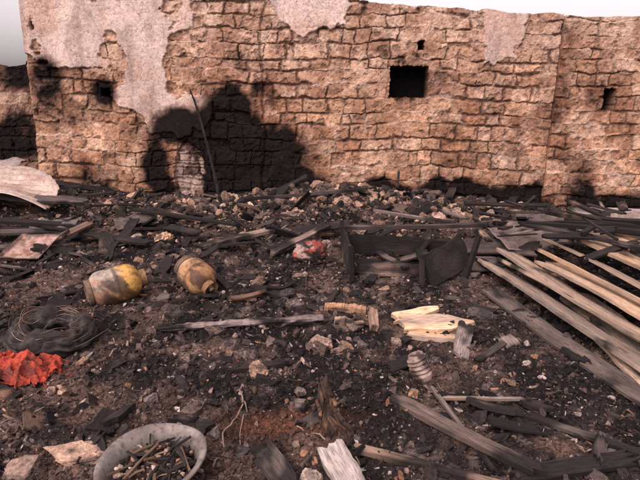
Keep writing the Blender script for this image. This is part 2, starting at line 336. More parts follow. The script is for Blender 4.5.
# ---------------------------------------------------------------- planks
def plank_geo(L,W,T,seed,nx=36,ny=6,jag=.04,bend=0.,edge=.08,point=0.):
    xs=np.linspace(-.5,.5,nx+1); ya=np.linspace(-.5,.5,ny+1)
    Xp,Yp=np.meshgrid(xs,ya,indexing='ij')
    el=1+edge*(fbm(Xp*L*7+seed,Yp*0+1.5*np.sign(Yp),4,seed)-.5)*2
    tp=1-point*np.clip(Xp*2,0,1)**2
    yy=Yp*W*el*tp+.25*W*(vn(Xp*L*1.3+seed*2,Yp*0,seed+8)-.5)
    e0=(fbm(Yp*9+seed,Yp*0,3,seed+1)-.5)*2*jag; e1=(fbm(Yp*9+seed+40,Yp*0,3,seed+2)-.5)*2*jag
    xx=Xp*L+np.where(Xp<0,e0*np.clip(-Xp*2,0,1)**8,e1*np.clip(Xp*2,0,1)**8)
    zn=.16*T*(fbm(Xp*L*4,Yp*W*50+seed,3,seed+3)-.5)*2+bend*(Xp*2)**2+.4*T*(vn(Xp*L*1.5+seed,Yp*0,seed)-.5)
    topv=np.stack([xx,yy,zn+T/2],-1); bot=np.stack([xx,yy,zn-T/2*(1-.2*np.abs(Yp*2)**4)],-1)[:,::-1]
    ring=np.concatenate([topv,bot],1); nr=2*(ny+1)
    V=ring.reshape(-1,3); F=gridf(nx+1,nr,True)[:, ::-1]
    caps=[]
    for i,fl in ((0,0),(nx,1)):
        for j in range(ny):
            q=[i*nr+j,i*nr+j+1,i*nr+nr-2-j,i*nr+nr-1-j]; caps.append(q[::-1] if fl==0 else q)
    F=np.concatenate([F,np.array(caps)])
    uvr=np.concatenate([ya*W,ya[::-1]*W+.3]); uv=np.stack([ring[...,0]+seed*.71,np.tile(uvr,(nx+1,1))+seed*.13],-1).reshape(-1,2)
    return V,F,uv
def plank_col(V,L,W,col,char,seed):
    n=fbm(V[:,0]*3+seed,V[:,1]*22+V[:,2]*9,4,seed+5); n2=fbm(V[:,0]*3.2+seed*3,V[:,1]*6,5,seed+6); n3=fbm(V[:,0]*1.4+seed,V[:,1]*14,5,seed+9)
    c=np.array(col)[None]*(.55+.9*n)[:,None]; c=mix(c,c.mean(1,keepdims=True)*np.array([.66,.53,.47]),sst(.42,.64,n3)*.7)
    ch=sst(.72-char,.90-char,n2+.25*np.abs(V[:,0]/L*2)**3)
    return mix(c,np.array([.020,.016,.016]),np.clip(ch,0,.96))
def plank_mat(p0,p1,roll):
    p0=Vector(p0);p1=Vector(p1); d=(p1-p0); ux=d.normalized(); up=Vector((0,0,1)); uy=up.cross(ux)
    if uy.length<.05: uy=Vector((1,0,0)).cross(ux)
    uy.normalize(); uz=ux.cross(uy); M=Matrix((ux,uy,uz)).transposed().to_4x4() @ Matrix.Rotation(roll,4,'X'); M.translation=(p0+p1)/2
    return M,d.length
sd=[500]
def hz(p): return (p[0],p[1],float(H(p[0],p[1]))+p[2])
def plank(name,p0,p1,W,T,col,char=.2,roll=0.,bend=0.,jag=.04,edge=.08,point=0.,acc=None,nx=36,parent=None):
    sd[0]+=1; s=sd[0]
    p0=hz(p0);p1=hz(p1)
    M,L=plank_mat(p0,p1,roll); V,F,uv=plank_geo(L,W,T,s,nx=nx,jag=jag,bend=bend,edge=edge,point=point)
    C=plank_col(V,L,W,col,char,s)
    if acc is not None:
        Mn=np.array(M); acc.add(V@Mn[:3,:3].T+Mn[:3,3],F,None,C,uv); return
    return build(name,V,F,C,M_wood,False,uv,parent,M)
DK=(.038,.028,.027); GR=(.20,.15,.13); TN=(.52,.33,.21); BR=(.22,.12,.08); LT=(.58,.40,.28); MG=(.095,.07,.064)
A=Acc(); g2=np.random.default_rng(12)
for i in range(340):
    y=g2.uniform(4.0,8.2); x=g2.uniform(-1,1)*(.72*y+.6); 
    if i%3==0: x=-abs(x)-.3
    if i%8==0: y=g2.uniform(1.9,4.2); x=g2.uniform(-2.2,2.2)
    L=(g2.uniform(.35,.9) if i%5==1 else g2.uniform(.10,.40)) if i%8 else g2.uniform(.06,.26); a=g2.normal(0,.9); dx,dy=math.cos(a)*L/2,math.sin(a)*L/2
    h=g2.uniform(.0,.09)*(1.5 if y>5 else .4); dh=g2.normal(0,.05)*(1 if y>5 else .3)
    c=[DK,MG,GR,BR,(.28,.21,.18)][g2.choice(5,p=[.42,.28,.13,.11,.06])]
    plank('',(x-dx,y-dy,max(h-dh,.0)),(x+dx,y+dy,max(h+dh,.0)),g2.uniform(.03,.13),g2.uniform(.01,.035),c,g2.uniform(.2,.5),g2.normal(0,.35),g2.normal(0,.012),acc=A,nx=12,jag=.06,edge=.35)
for i in range(60):
    x=g2.uniform(1.5,3.6); y=g2.uniform(3.2,6.2); L=g2.uniform(.08,.45); a=g2.uniform(0,3.14); dx,dy=math.cos(a)*L/2,math.sin(a)*L/2
    h=(.30 if x>2.2 else .18)+.10*(y>4.6)+g2.uniform(0,.10); c=[DK,MG,GR,BR,(.30,.20,.14)][g2.choice(5,p=[.3,.25,.2,.15,.1])]
    if y<4.3 and x<2.6 : continue
    plank('',(x-dx,y-dy,h),(x+dx,y+dy,h+g2.normal(0,.04)),g2.uniform(.02,.10),g2.uniform(.01,.03),c,g2.uniform(.1,.45),g2.normal(0,.4),acc=A,nx=12,jag=.05,edge=.3)
A.make('charred_timber_debris',M_wood)
A=Acc()
for i in range(260):
    y=1.5*(8/1.5)**g2.random(); x=g2.uniform(-1,1)*(.7*y+.5); L=g2.uniform(.06,.35)*(y/3)**.5; a=g2.uniform(0,6.28); n=9; P=[]
    for k in range(n):
        P.append((x,y,float(Hf(x,y))+.008+.02*math.sin(k*.9+i)*(i%3==0))); a+=g2.normal(0,.22); x+=math.cos(a)*L/n; y+=math.sin(a)*L/n
    V,Q,T,U=tube(P,g2.uniform(.0015,.004)*(y/3)**.4*np.linspace(1,.5,n),5,i); A.add(V,Q,T,np.array([[.03,.025,.025],[.12,.08,.065],[.28,.2,.16]][g2.choice(3,p=[.6,.28,.12])]),U)
A.make('burnt_wire_and_twigs',M_wood,True)
# ---------------- plank pile, right
PL=[
 ((1.62,4.95,.14),(2.06,2.60,.08),.26,.022,(.36,.26,.20),.02,-.25),
 ((1.80,4.98,.19),(2.26,2.70,.13),.28,.022,(.44,.31,.23),.0,-.20),
 ((2.02,4.55,.25),(2.40,3.0,.19),.26,.024,(.52,.35,.24),.0,-.12),
 ((1.70,4.75,.22),(2.12,2.95,.17),.05,.030,LT,.05,-.5),
 ((2.26,4.95,.31),(2.60,3.20,.27),.28,.022,(.42,.30,.22),.05,-.3),
 ((2.00,4.70,.30),(2.50,2.85,.235),.06,.030,TN,.05,-.2),
 ((2.50,4.90,.35),(2.76,3.30,.38),.22,.03,(.50,.32,.20),.08,-.1),
 ((2.58,5.15,.39),(3.05,3.85,.44),.09,.04,TN,.12,.2),
 ((1.50,4.40,.04),(1.86,2.45,.03),.17,.022,(.14,.105,.09),.15,.1),
 ((2.10,4.2,.08),(2.22,2.30,.05),.26,.024,(.30,.22,.175),.02,.1),
 ((1.95,3.6,.06),(1.90,2.15,.04),.13,.024,(.44,.31,.23),.02,.1),
 ((2.35,4.5,.15),(2.60,2.5,.12),.26,.024,(.36,.25,.19),.02,-.1),
 ((2.75,5.4,.42),(3.10,3.6,.44),.20,.022,(.30,.18,.12),.22,-.1),
 ((3.0,5.2,.35),(3.25,3.4,.4),.22,.022,GR,.15,.3),
 ((2.1,5.25,.42),(3.05,4.45,.52),.05,.04,DK,.4,.1),
 ((2.55,5.9,.40),(3.0,4.5,.58),.06,.05,BR,.4,.3),
 ((2.85,6.0,.5),(2.95,4.7,.46),.07,.03,(.30,.12,.08),.3,.1),
 ((2.3,5.6,.35),(2.7,4.9,.50),.05,.04,DK,.4,.1),((2.7,5.5,.3),(3.4,4.9,.62),.05,.04,MG,.3,.1),((2.5,5.3,.45),(3.3,4.2,.60),.06,.04,DK,.4,.1),((2.9,5.1,.5),(3.1,4.0,.62),.08,.03,MG,.4,.2),
 ((2.05,5.3,.40),(2.75,4.2,.46),.07,.03,MG,.3,.2),((2.2,4.3,.36),(2.9,4.6,.44),.06,.03,DK,.3,.3),
 ((1.95,5.6,.15),(3.1,5.75,.3),.16,.03,MG,.3,.2),
 ((1.25,5.5,.12),(2.2,5.15,.2),.28,.02,MG,.15,.3),
 ((1.9,5.9,.2),(2.35,5.2,.22),.30,.02,(.20,.14,.12),.2,.25),
 ((1.35,5.05,.08),(1.75,4.9,.12),.30,.02,(.13,.095,.09),.15,.1),
 ((2.3,6.6,.1),(3.9,6.2,.2),.12,.04,DK,.3,.2),
 ((3.2,6.6,.2),(3.4,5.0,.45),.08,.05,DK,.3,.2),
]
for p in PL: plank('wooden_plank',p[0],p[1],p[2],p[3],p[4],p[5]+.03,p[6]+random.uniform(-.08,.08),bend=random.uniform(-.03,.03),jag=.13,nx=60,edge=.12,point=random.choice([0,0,.3]))
def many(lst,name):
    for p in lst: plank(name,p[0],p[1],p[2],p[3],p[4],p[5],p[6] if len(p)>6 else 0,edge=.2,jag=.06)
many([((-4.9,6.3,.18),(-2.7,6.1,.14),.12,.04,DK,.3,.1),((-4.6,5.75,.12),(-2.9,5.95,.12),.14,.03,MG,.3,.1),((-4.3,6.8,.30),(-3.0,6.7,.25),.16,.04,MG,.2,.3),
 ((-3.9,5.2,.05),(-2.7,5.55,.10),.10,.03,GR,.2,.1),((-2.9,5.4,.1),(-2.65,6.0,.2),.09,.03,(.22,.12,.09),.2,.2),((-2.7,5.9,.1),(-1.8,5.5,.08),.12,.03,DK,.3,.1),
 ((-1.3,5.45,.05),(-.55,5.9,.16),.10,.04,(.27,.19,.15),.15,.1),((-.5,5.35,.06),(.1,6.1,.16),.08,.03,(.2,.14,.12),.2,.2),((-2.4,6.7,.2),(-1.0,6.3,.1),.10,.03,DK,.3),
 ((-1.0,6.9,.25),(.6,7.4,.2),.05,.04,MG,.2),((2.0,7.3,.2),(3.2,7.5,.15),.10,.03,DK,.2,.2),((3.6,7.6,.12),(5.4,7.55,.12),.16,.04,(.30,.24,.22),.05,.5),
 ((.7,6.6,.2),(1.6,6.2,.2),.09,.03,GR,.2),((1.15,7.9,.15),(1.19,8.2,.36),.035,.03,DK,.3)],'charred_board')
many([((.42,2.52,.03),(.98,2.02,.05),.08,.03,(.14,.10,.085),.3,.1),((.18,2.20,.03),(.86,1.90,.04),.045,.03,(.24,.16,.12),.25),
 ((.66,2.60,.03),(1.12,2.58,.04),.022,.016,(.40,.28,.21),.1),((.88,2.02,.02),(1.45,2.12,.03),.09,.025,MG,.4,.1),((1.1,2.45,.02),(1.55,2.15,.03),.05,.02,GR,.3),
 ((-.55,2.95,.02),(-.2,3.05,.03),.06,.03,DK,.3),((.92,3.15,.03),(1.06,3.55,.09),.11,.02,(.28,.22,.20),.05,.3),((1.02,3.1,.02),(1.35,3.45,.02),.05,.02,MG,.2)],'charred_board')
plank('burnt_stick',(.64,2.66,.06),(.80,2.06,.02),.022,.018,(.26,.20,.17),.1)
# ---------------- logs
def log(name,P,rad,col,char,sides=18,endcol=None,seed=3):
    P=np.array([hz(p) for p in P]); n=60; t=np.linspace(0,1,n); tt=np.linspace(0,1,len(P)); Q=np.stack([np.interp(t,tt,P[:,i]) for i in range(3)],1)
    Q[:,2]+=.008*(vn(t*7+seed,t*0,seed)-.5); Q[:,1]+=.02*(vn(t*5+seed,t*0+3,seed)-.5)
    rr=np.interp(t,np.linspace(0,1,len(rad)),rad)*(1+.25*(vn(t*40,t*0,seed)-.5)); V,F,T,U=tube(Q,rr,sides,seed,.35)
    nn=fbm(U[:,0]*5,U[:,1]*30,4,seed); c=mix(np.array(col)[None]*(.6+.8*nn)[:,None],np.array([.025,.02,.02]),sst(.7-char,.9-char,fbm(U[:,0]*4,U[:,1]*12,3,seed+1)))
    chk=np.abs(np.sin(U[:,0]*95+3*nn)); c=c*(.55+.45*chk)[:,None] if char>.3 else c
    if endcol is not None: c[-2:]=endcol; c[:sides]=endcol
    return build(name,V,[F,T],c,M_wood,False,U)
log('burnt_log',[(-1.20,3.46,.03),(-.8,3.54,.035),(-.35,3.62,.045),(.03,3.72,.055)],[.012,.026,.030,.032,.028],(.26,.20,.19),.31,seed=3)
log('cut_log',[(.05,3.95,.04),(.37,3.92,.04)],[.036,.038,.035],(.42,.24,.15),.12,endcol=(.5,.32,.22),seed=5)
log('cut_log',[(.12,3.68,.035),(.33,3.64,.04)],[.034,.036,.03],(.34,.22,.16),.18,endcol=(.5,.32,.22),seed=6)
plank('firewood_billet',(.41,3.58,.05),(.42,3.86,.06),.06,.05,(.45,.24,.14),.1,.3,edge=.25)
for p0,p1,w,rl,pt in [((.60,3.62,.05),(1.12,3.66,.06),.19,.18,.9),((.64,3.52,.025),(1.02,3.42,.03),.14,-.1,.8),((.57,3.72,.05),(.90,3.80,.09),.09,.3,.5)]:
    plank('split_firewood',p0,p1,w,.035,(.68,.44,.28),-.12,rl,edge=.3,point=pt,jag=.05)
# ---------------- burnt crate frame
def bx(acc,p0,p1,W,T,roll,c=DK,ch=.3): plank('',p0,p1,W,T,c,ch,roll,acc=acc,nx=24,edge=.16,jag=.04)
A=Acc()
bx(A,(.30,4.60,.17),(.24,5.45,.20),.30,.03,math.pi/2,MG)
bx(A,(.35,4.72,.10),(.95,4.76,.08),.12,.03,math.pi/2-.15,(.18,.12,.10))
bx(A,(.22,5.40,.33),(1.72,5.35,.37),.05,.04,.1,MG)
bx(A,(.28,5.42,.15),(1.4,5.38,.10),.20,.02,math.pi/2+.1)
bx(A,(.93,4.62,.2),(1.02,5.38,.12),.05,.04,.2)
bx(A,(.96,4.52,.15),(1.40,4.98,.26),.30,.028,math.pi/2-.35,(.055,.042,.04))
bx(A,(1.36,4.75,.0),(1.46,4.78,.42),.05,.04,.2); bx(A,(.92,4.50,-.02),(.90,4.52,.28),.04,.04,.1)
bx(A,(.30,4.60,.02),(.28,4.60,.34),.04,.04,.1); bx(A,(.24,5.42,.02),(.22,5.42,.38),.045,.045,.1)
bx(A,(.3,5.0,.02),(1.3,5.05,.02),.5,.02,0,(.03,.024,.024))
bx(A,(.45,4.8,.05),(1.1,5.2,.14),.08,.02,.2,(.13,.09,.08)); bx(A,(.6,5.3,.1),(.8,4.7,.12),.06,.02,.2,(.2,.14,.12))
A.make('burnt_wooden_crate',M_wood)
log('leaning_pole',[(-1.5,7.85,0),(-1.70,8.1,.75),(-1.88,8.27,1.3),(-1.98,8.27,1.62)],[.024,.018,.014,.010],(.02,.016,.016),.5,seed=9)
# ---------------- gas cylinders
def gas_cylinder(loc,axis,roll,seed,top,low,R0=.155,L=.40):
    e=empty('gas_cylinder'); ax=Vector(axis).normalized(); q=ax.to_track_quat('Z','Y'); e.matrix_world=Matrix.Translation(loc)@q.to_matrix().to_4x4()@Matrix.Rotation(roll,4,'Z')
    pr=[]
    h=L/2-.09
    for a in np.linspace(-90,0,16): pr.append((R0*math.cos(math.radians(a))+1e-4,-h+.11*math.sin(math.radians(a))))
    for z in np.linspace(-h,-.016,8)[1:]: pr.append((R0,z))
    pr+= [(R0+.004,-.010),(R0+.005,0),(R0+.004,.010)]
    for z in np.linspace(.016,h,8)[:-1]: pr.append((R0,z))
    for a in np.linspace(0,90,16): pr.append((R0*math.cos(math.radians(a))+1e-4,h+.11*math.sin(math.radians(a))))
    V,F=lathe(pr,96); V[:,0]*=1+.05*(vn(V[:,2]*9,V[:,1]*9,seed)-.5)
    n=fbm(V[:,0]*7+seed,V[:,1]*7+V[:,2]*5,5,seed); n2=fbm(V[:,0]*10,V[:,2]*10+V[:,1]*9,6,seed+2)
    c=mix(np.tile(np.array(low),(len(V),1)),np.array(top),sst(-.05,.07,V[:,2]+.2*(n-.5)))
    c=c*(.7+.6*fbm(V[:,0]*30,V[:,1]*30+V[:,2]*22,4,seed+4))[:,None]
    c=mix(c,np.array([.30,.13,.06]),sst(.46,.68,n)*.7); c=mix(c,np.array([.04,.03,.026]),sst(.50,.68,n2)*.8)
    c=mix(c,np.array([.10,.06,.045]),(np.abs(V[:,2])<.013)*.6)
    build('body',V,F,c,M_rust,True,parent=e)
    V,F=lathe([(R0*.72,-h-.085),(R0*.74,-h-.125),(R0*.70,-h-.125),(R0*.68,-h-.08)],40); build('foot_ring',V,F,(.13,.085,.06),M_rust,True,parent=e)
    V,F=lathe([(.03,h+.10),(.03,h+.115),(.014,h+.12),(.014,h+.135),(.022,h+.14),(.022,h+.15),(.001,h+.155)],20); build('valve',V,F,(.20,.14,.09),M_rust,True,parent=e)
    th=np.linspace(math.radians(25),math.radians(335),40); Vs=[]
    for rr in (.065,.069):
        for z in (h+.085,h+.145): Vs.append(np.stack([rr*np.cos(th),rr*np.sin(th),np.full(40,z)],1))
    V=np.concatenate(Vs); i=np.arange(39); qd=lambda a,b:np.stack([a*40+i,a*40+i+1,b*40+i+1,b*40+i],1)
    build('guard_collar',V,np.concatenate([qd(0,1),qd(2,3)[:,::-1],qd(1,3),qd(0,2)[:,::-1]]),(.20,.11,.06),M_rust,False,parent=e)
gas_cylinder((-1.66,4.10,float(H(-1.72,4.16))+.14),(.80,.50,.14),.4,5,(.50,.27,.08),(.32,.255,.21),R0=.148,L=.38)
gas_cylinder((-1.05,4.34,float(H(-1.06,4.38))+.14),(.62,-.50,-.30),1.,9,(.38,.22,.11),(.44,.31,.18),R0=.138,L=.30)
# ---------------- basin
bz=float(H(-.69,1.95)); e=empty('metal_basin',(-.690,1.965,bz+.0)); e.rotation_euler=(math.radians(4),math.radians(-4),0)
pr=[(.001,.012),(.13,.012),(.150,.022),(.170,.05),(.190,.09),(.205,.122),(.222,.130),(.230,.127),(.232,.120),(.226,.116),(.212,.112),(.196,.088),(.176,.045),(.154,.014),(.13,.002),(.001,.0)]
V,F=lathe(pr,128); V[:,2]+=.006*np.sin(np.arctan2(V[:,1],V[:,0])*3+1); V[:,0]*=1+.015*np.sin(np.arctan2(V[:,1],V[:,0])*2)
n=fbm(V[:,0]*9,V[:,1]*9+V[:,2]*9,6,3); c=mix(np.tile(np.array([.22,.185,.17]),(len(V),1)),np.array([.11,.078,.065]),sst(.42,.68,n)*.7); c=mix(c,np.array([.05,.04,.035]),sst(.115,.03,V[:,2])*.75)
build('bowl',V,F,c,M_rust,True,parent=e)
rr=np.linspace(0,1,20)[:,None]; th=np.arange(48)[None]/48*6.2832; xx=rr*.182*np.cos(th); yy=rr*.182*np.sin(th)
zz=.055+.035*(fbm(xx*22,yy*22,4,8)-.3)*(1-rr**4)+0*th; V=np.stack([xx,yy,zz],-1).reshape(-1,3); build('ash_fill',V,gridf(20,48,True),gcol(V[:,0]*3,V[:,1]*3)*.8,M_ground,True,parent=e)
A=Acc(); g3=np.random.default_rng(4)
for i in range(60):
    a=g3.uniform(0,6.28); r=.15*math.sqrt(g3.random()); x,y=r*math.cos(a),r*math.sin(a); b=g3.normal(.9,.9); L=g3.uniform(.02,.10)
    if math.hypot(x+math.cos(b)*L,y+math.sin(b)*L)>.2 or math.hypot(x-math.cos(b)*L,y-math.sin(b)*L)>.2: L*=.4
    z=g3.uniform(.065,.11); d=g3.normal(0,.012); P=[(x-math.cos(b)*L,y-math.sin(b)*L,z-d),(x,y,z+.005),(x+math.cos(b)*L,y+math.sin(b)*L,z+d)]
    V,Q,T,U=tube(P,g3.uniform(.002,.008),6,i,.4); A.add(V,Q,T,np.array([[.03,.025,.025],[.14,.09,.06],[.42,.28,.19]][g3.choice(3,p=[.6,.22,.18])]),U)
for i in range(300):
    a=g3.uniform(0,6.28); r=.165*math.sqrt(g3.random()); V,F=R1[i%10]; s=g3.uniform(.004,.018)
    A.add(V*s+np.array([r*math.cos(a),r*math.sin(a),.07+.015*g3.random()]),None,F,np.array(PAL[g3.choice(6,p=[.4,.25,.15,.10,.03,.07])]))
A.make('charred_sticks',M_wood,False,e)
# ---------------- burnt tyre: charred carcass with its bead wires sprung loose
A=Acc(); c0=np.array([-1.78,3.28]); bz=float(H(*c0))
for i in range(70):
    r=g3.uniform(.15,.26); a0=g3.uniform(0,6.28); span=g3.uniform(1.0,5.0); n=36; ph=g3.uniform(0,6.28); tl=g3.normal(0,.03)
    a=a0+np.linspace(0,1,n)*span; q=r+.02*np.sin(a*3+ph)+g3.normal(0,.012)+ (np.linspace(0,1,n)**6)*g3.uniform(-.12,.12)
    z=bz+.06+.04*math.sin(i)+tl*np.cos(a+ph)+.012*np.sin(a*5+ph)+.06*np.exp(-((r-.21)/.05)**2)
    P=np.stack([c0[0]+q*np.cos(a)*1.0,c0[1]+q*np.sin(a)*.95,np.maximum(z,bz+.005)],1)
    V,Q,T,U=tube(P,.0018 if i%5 else .003,5,i); A.add(V,Q,T,np.array([[.03,.022,.02],[.11,.065,.05],[.20,.14,.11]][g3.choice(3,p=[.5,.32,.18])]),U)
th=np.linspace(0,2*np.pi,200)
for rr_,hh,rad in ((.205,.075,.068),(.235,.04,.05)):
    P=np.stack([c0[0]+rr_*np.cos(th)*(1+.05*np.sin(th*3)),c0[1]+rr_*.95*np.sin(th),bz+hh+.02*np.sin(th*4)],1); V,Q,T,U=tube(P,rad*(1+.15*np.sin(th*7)),24,4,.45)
    A.add(V,Q,T,np.array([.036,.029,.028])*(.4+1.2*fbm(V[:,0]*30,V[:,1]*30,4,3))[:,None],U)
A.make('burnt_tyre',M_rust,True)
# ---------------- orange-red netting heap
nx,ny=180,94; u=np.linspace(-1,1,nx)[None]+np.zeros((ny,1)); v=np.linspace(-1,1,ny)[:,None]+np.zeros((1,nx))
CX,CY=-1.80,2.86
fx=CX+u*.27; fy=CY+v*.15+.03*u
rd=np.hypot(u,v)+.4*(fbm(u*2.6,v*2.6,5,61)-.5)*2
ridge=1-np.abs(fbm(u*2.2+1,v*1.8,3,62)-.5)*5; ridge2=1-np.abs(fbm(u*5,v*4,2,63)-.5)*5
zz=Hf(fx,fy)+.012+np.clip(1-rd,0,1)**.4*(.05+.07*ridge+.02*ridge2)
V=np.stack([fx+.015*ridge2,fy+.010*ridge,zz],-1).reshape(-1,3); F=gridf(ny,nx); keep=(rd.ravel()[F].max(1)<1.0); 
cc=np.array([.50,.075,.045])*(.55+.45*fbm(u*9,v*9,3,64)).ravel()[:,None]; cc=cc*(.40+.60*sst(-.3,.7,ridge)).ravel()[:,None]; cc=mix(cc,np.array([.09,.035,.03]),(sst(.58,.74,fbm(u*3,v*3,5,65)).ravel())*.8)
e=empty('orange_netting'); build('cloth',V,F[keep],cc,M_cloth,True,parent=e)
A=Acc()
for i in range(30):
    a=g3.uniform(0,6.28); x=CX+.22*math.cos(a)*g3.random(); y=CY+.11*math.sin(a); P=[]
    b=g3.uniform(0,6.28); n=16
    for k in range(n): P.append((x,y,float(Hf(x,y))+.012+.06*abs(math.sin(k*.35+i))*(1-min(1,abs(x-CX)/.3)))); b+=g3.normal(0,.45); x+=math.cos(b)*.014; y+=math.sin(b)*.010
    V,Q,T,U=tube(P,.003,6,i); A.add(V,Q,T,np.array([.50,.08,.05])*g3.uniform(.3,1.0),U)
A.make('strands',M_cloth,True,e)
# ---------------- sheet metal on the left
nx,ny=160,50; u=np.linspace(0,1,nx)[None]+np.zeros((ny,1)); v=np.linspace(0,1,ny)[:,None]+np.zeros((1,nx))
sx=-6.2+u*2.75; wv=.9*(1-.55*np.clip((u-.75)/.25,0,1)**2); sy=6.55+v*wv+.03*np.sin(u*7); 
sz=float(H(-4.3,6.8))+.30+.10*np.sin(u*3.0+.4)+.20*v+.010*np.sin(v*wv*2*np.pi/.11)+.03*(fbm(u*4,v*2,3,81)-.5)-.14*np.clip((u-.8)/.2,0,1)**2+.04*np.sin(v*6+u*2)
V=np.stack([sx,sy,sz],-1).reshape(-1,3); cc=np.array([.44,.335,.285])*(.62+.5*fbm(u*6,v*3,5,82)).ravel()[:,None]; cc=mix(cc,np.array([.26,.15,.11]),sst(.5,.70,fbm(u*5+3,v*3,5,83)).ravel()*.6)
ob=build('corrugated_sheet',V,gridf(ny,nx),cc,M_rust,True); md=ob.modifiers.new('thickness','SOLIDIFY'); md.thickness=.004
for k,(x,y,z,w,d,r,c) in enumerate([(-4.75,7.6,.50,.9,.5,.2,(.24,.19,.17)),(-3.15,6.15,.14,.55,.30,.1,(.11,.09,.085)),(-2.3,6.5,.10,.5,.3,.5,(.09,.07,.065)),(2.9,6.9,.08,.6,.4,-.3,(.10,.075,.07)),(2.15,5.45,.26,.7,.5,.3,(.16,.12,.11)),(3.0,4.9,.50,.5,.4,-.5,(.22,.16,.14))]):
    u=np.linspace(-.5,.5,40)[None]+np.zeros((24,1)); v=np.linspace(-.5,.5,24)[:,None]+np.zeros((1,40)); X_=u*w; Y_=v*d*(1+.3*(fbm(u*3,v*0,3,k)-.5)); Z_=.06*(fbm(u*4,v*4+k,4,90+k)-.5)*2+.05*u
    V=np.stack([x+X_*math.cos(r)-Y_*math.sin(r),y+X_*math.sin(r)+Y_*math.cos(r),float(H(x,y))+z+Z_+.25*Y_],-1).reshape(-1,3)
    ob=build('scorched_metal_sheet',V,gridf(24,40),np.array(c)*(.6+.8*fbm(u*6,v*6,4,3)).ravel()[:,None],M_rust,True); md=ob.modifiers.new('t','SOLIDIFY'); md.thickness=.004
cx,cy=-2.98,5.28; bz=float(H(cx,cy))+.11
n=40; u,v=np.meshgrid(np.linspace(-1,1,n),np.linspace(-1,1,n)); rim=np.clip((np.maximum(abs(u),abs(v))-.86)/.07,0,1); 
V=np.stack([cx+u*.21+v*.02,cy+v*.22,bz+.03*rim+.07*v+.02*(fbm(u*2,v*2,3,5)-.5)],-1).reshape(-1,3); nn=fbm(u*4,v*4,5,6).ravel()
cc=mix(np.tile(np.array([.24,.12,.09]),(n*n,1)),np.array([.36,.24,.20]),sst(.42,.6,nn)); cc=mix(cc,np.array([.05,.035,.03]),np.maximum(rim.ravel()*.8,sst(.55,.64,fbm(u*3+5,v*3,5,8).ravel())*.6))
ob=build('rusty_tray',V,gridf(n,n),cc,M_rust,True); md=ob.modifiers.new('t','SOLIDIFY'); md.thickness=.006
# ---------------- burnt sack
V,F=ico(5); V=V.copy(); nn=fbm(V[:,0]*3+V[:,2]*2,V[:,1]*3+V[:,2],5,14); fold=1-np.abs(fbm(V[:,0]*4+V[:,2]*3,V[:,1]*4+V[:,2]*2,4,18)-.5)*4; V*=(.66+.5*nn+.16*fold)[:,None]; V[:,2]=np.maximum(V[:,2],-.4)
cc=mix(np.tile(np.array([.26,.065,.05]),(len(V),1)),np.array([.38,.27,.24]),(sst(.54,.64,fbm(V[:,0]*2+3,V[:,2]*3,5,15)))*.8); cc=mix(cc,np.array([.03,.02,.02]),sst(.44,.58,fbm(V[:,0]*2.4+8,V[:,2]*4,5,16)))
bz=float(H(-.12,5.30)); build('burnt_sack',V*np.array([.17,.13,.14])+np.array([-.10,5.30,bz+.08]),F,cc,M_cloth,True)
# ---------------- individual stones
def stone(name,x,y,s,col,seed,dz=.0,rot=0.):
    V,F=rockT(ico(4),seed); n=fbm(V[:,0]*5+seed,V[:,1]*5+V[:,2]*4,4,seed); V=V*(1+.22*(n-.5))[:,None]; V=V*np.array(s); c,s_=math.cos(rot),math.sin(rot); V=np.stack([V[:,0]*c-V[:,1]*s_,V[:,0]*s_+V[:,1]*c,V[:,2]],1)
    cc=np.array(col)*(.6+.8*fbm(V[:,0]*18,V[:,1]*18+V[:,2]*18,4,seed))[:,None]; cc=mix(cc,np.array([.03,.025,.025]),sst(.48,.66,fbm(V[:,0]*14+5,V[:,1]*14+V[:,2]*10,4,seed+1))*.8)
    build(name,V+np.array([x,y,float(H(x,y))+s[2]*.3+dz]),F,cc,M_deb,False)
for i,(x,y,s,c) in enumerate([(-.02,3.34,(.12,.10,.07),(.26,.17,.135)),(.17,3.30,(.09,.07,.05),(.19,.12,.1)),(.30,3.36,(.06,.05,.04),(.12,.09,.08)),(-.36,2.95,(.075,.06,.055),(.33,.20,.14)),
  (-.02,2.02,(.05,.05,.05),(.36,.27,.23)),(.52,2.62,(.055,.045,.035),(.32,.18,.11)),(-1.85,6.0,(.17,.11,.08),(.44,.27,.17)),(-2.1,6.9,(.10,.08,.07),(.5,.35,.26)),(-.9,2.6,(.05,.045,.04),(.13,.10,.10)),
  (-1.2,6.5,(.15,.1,.08),(.3,.2,.15)),(-.55,4.5,(.08,.07,.06),(.15,.1,.08)),(-.5,2.32,(.05,.04,.04),(.11,.09,.09)),(.05,5.8,(.1,.08,.09),(.30,.22,.18)),(1.6,6.9,(.14,.1,.1),(.40,.27,.2)),(.3,7.2,(.13,.1,.1),(.35,.23,.17)),
  (-.35,2.18,(.04,.05,.035),(.12,.1,.1)),(.55,3.42,(.05,.04,.04),(.25,.17,.13)),(1.28,3.9,(.12,.1,.05),(.07,.055,.05)),(-1.15,3.9,(.08,.06,.05),(.10,.07,.06)),(-.1,2.75,(.035,.04,.03),(.16,.12,.1)),
  (-1.5,5.2,(.1,.07,.05),(.2,.13,.1)),(-.9,6.1,(.09,.07,.06),(.3,.19,.14)),(.5,6.3,(.12,.08,.07),(.2,.14,.11)),(-.4,6.9,(.13,.09,.09),(.18,.12,.1)),(1.9,7.3,(.15,.1,.1),(.33,.22,.17)),(-1.5,7.3,(.12,.1,.08),(.22,.15,.12))]): stone('stone',x,y,s,c,700+i,rot=i*.7)
stone('paving_slab',-1.10,2.10,(.18,.13,.045),(.36,.23,.17),801,.0,.2)
stone('paving_slab',-1.28,1.98,(.12,.10,.045),(.25,.17,.135),802,.0,.9)
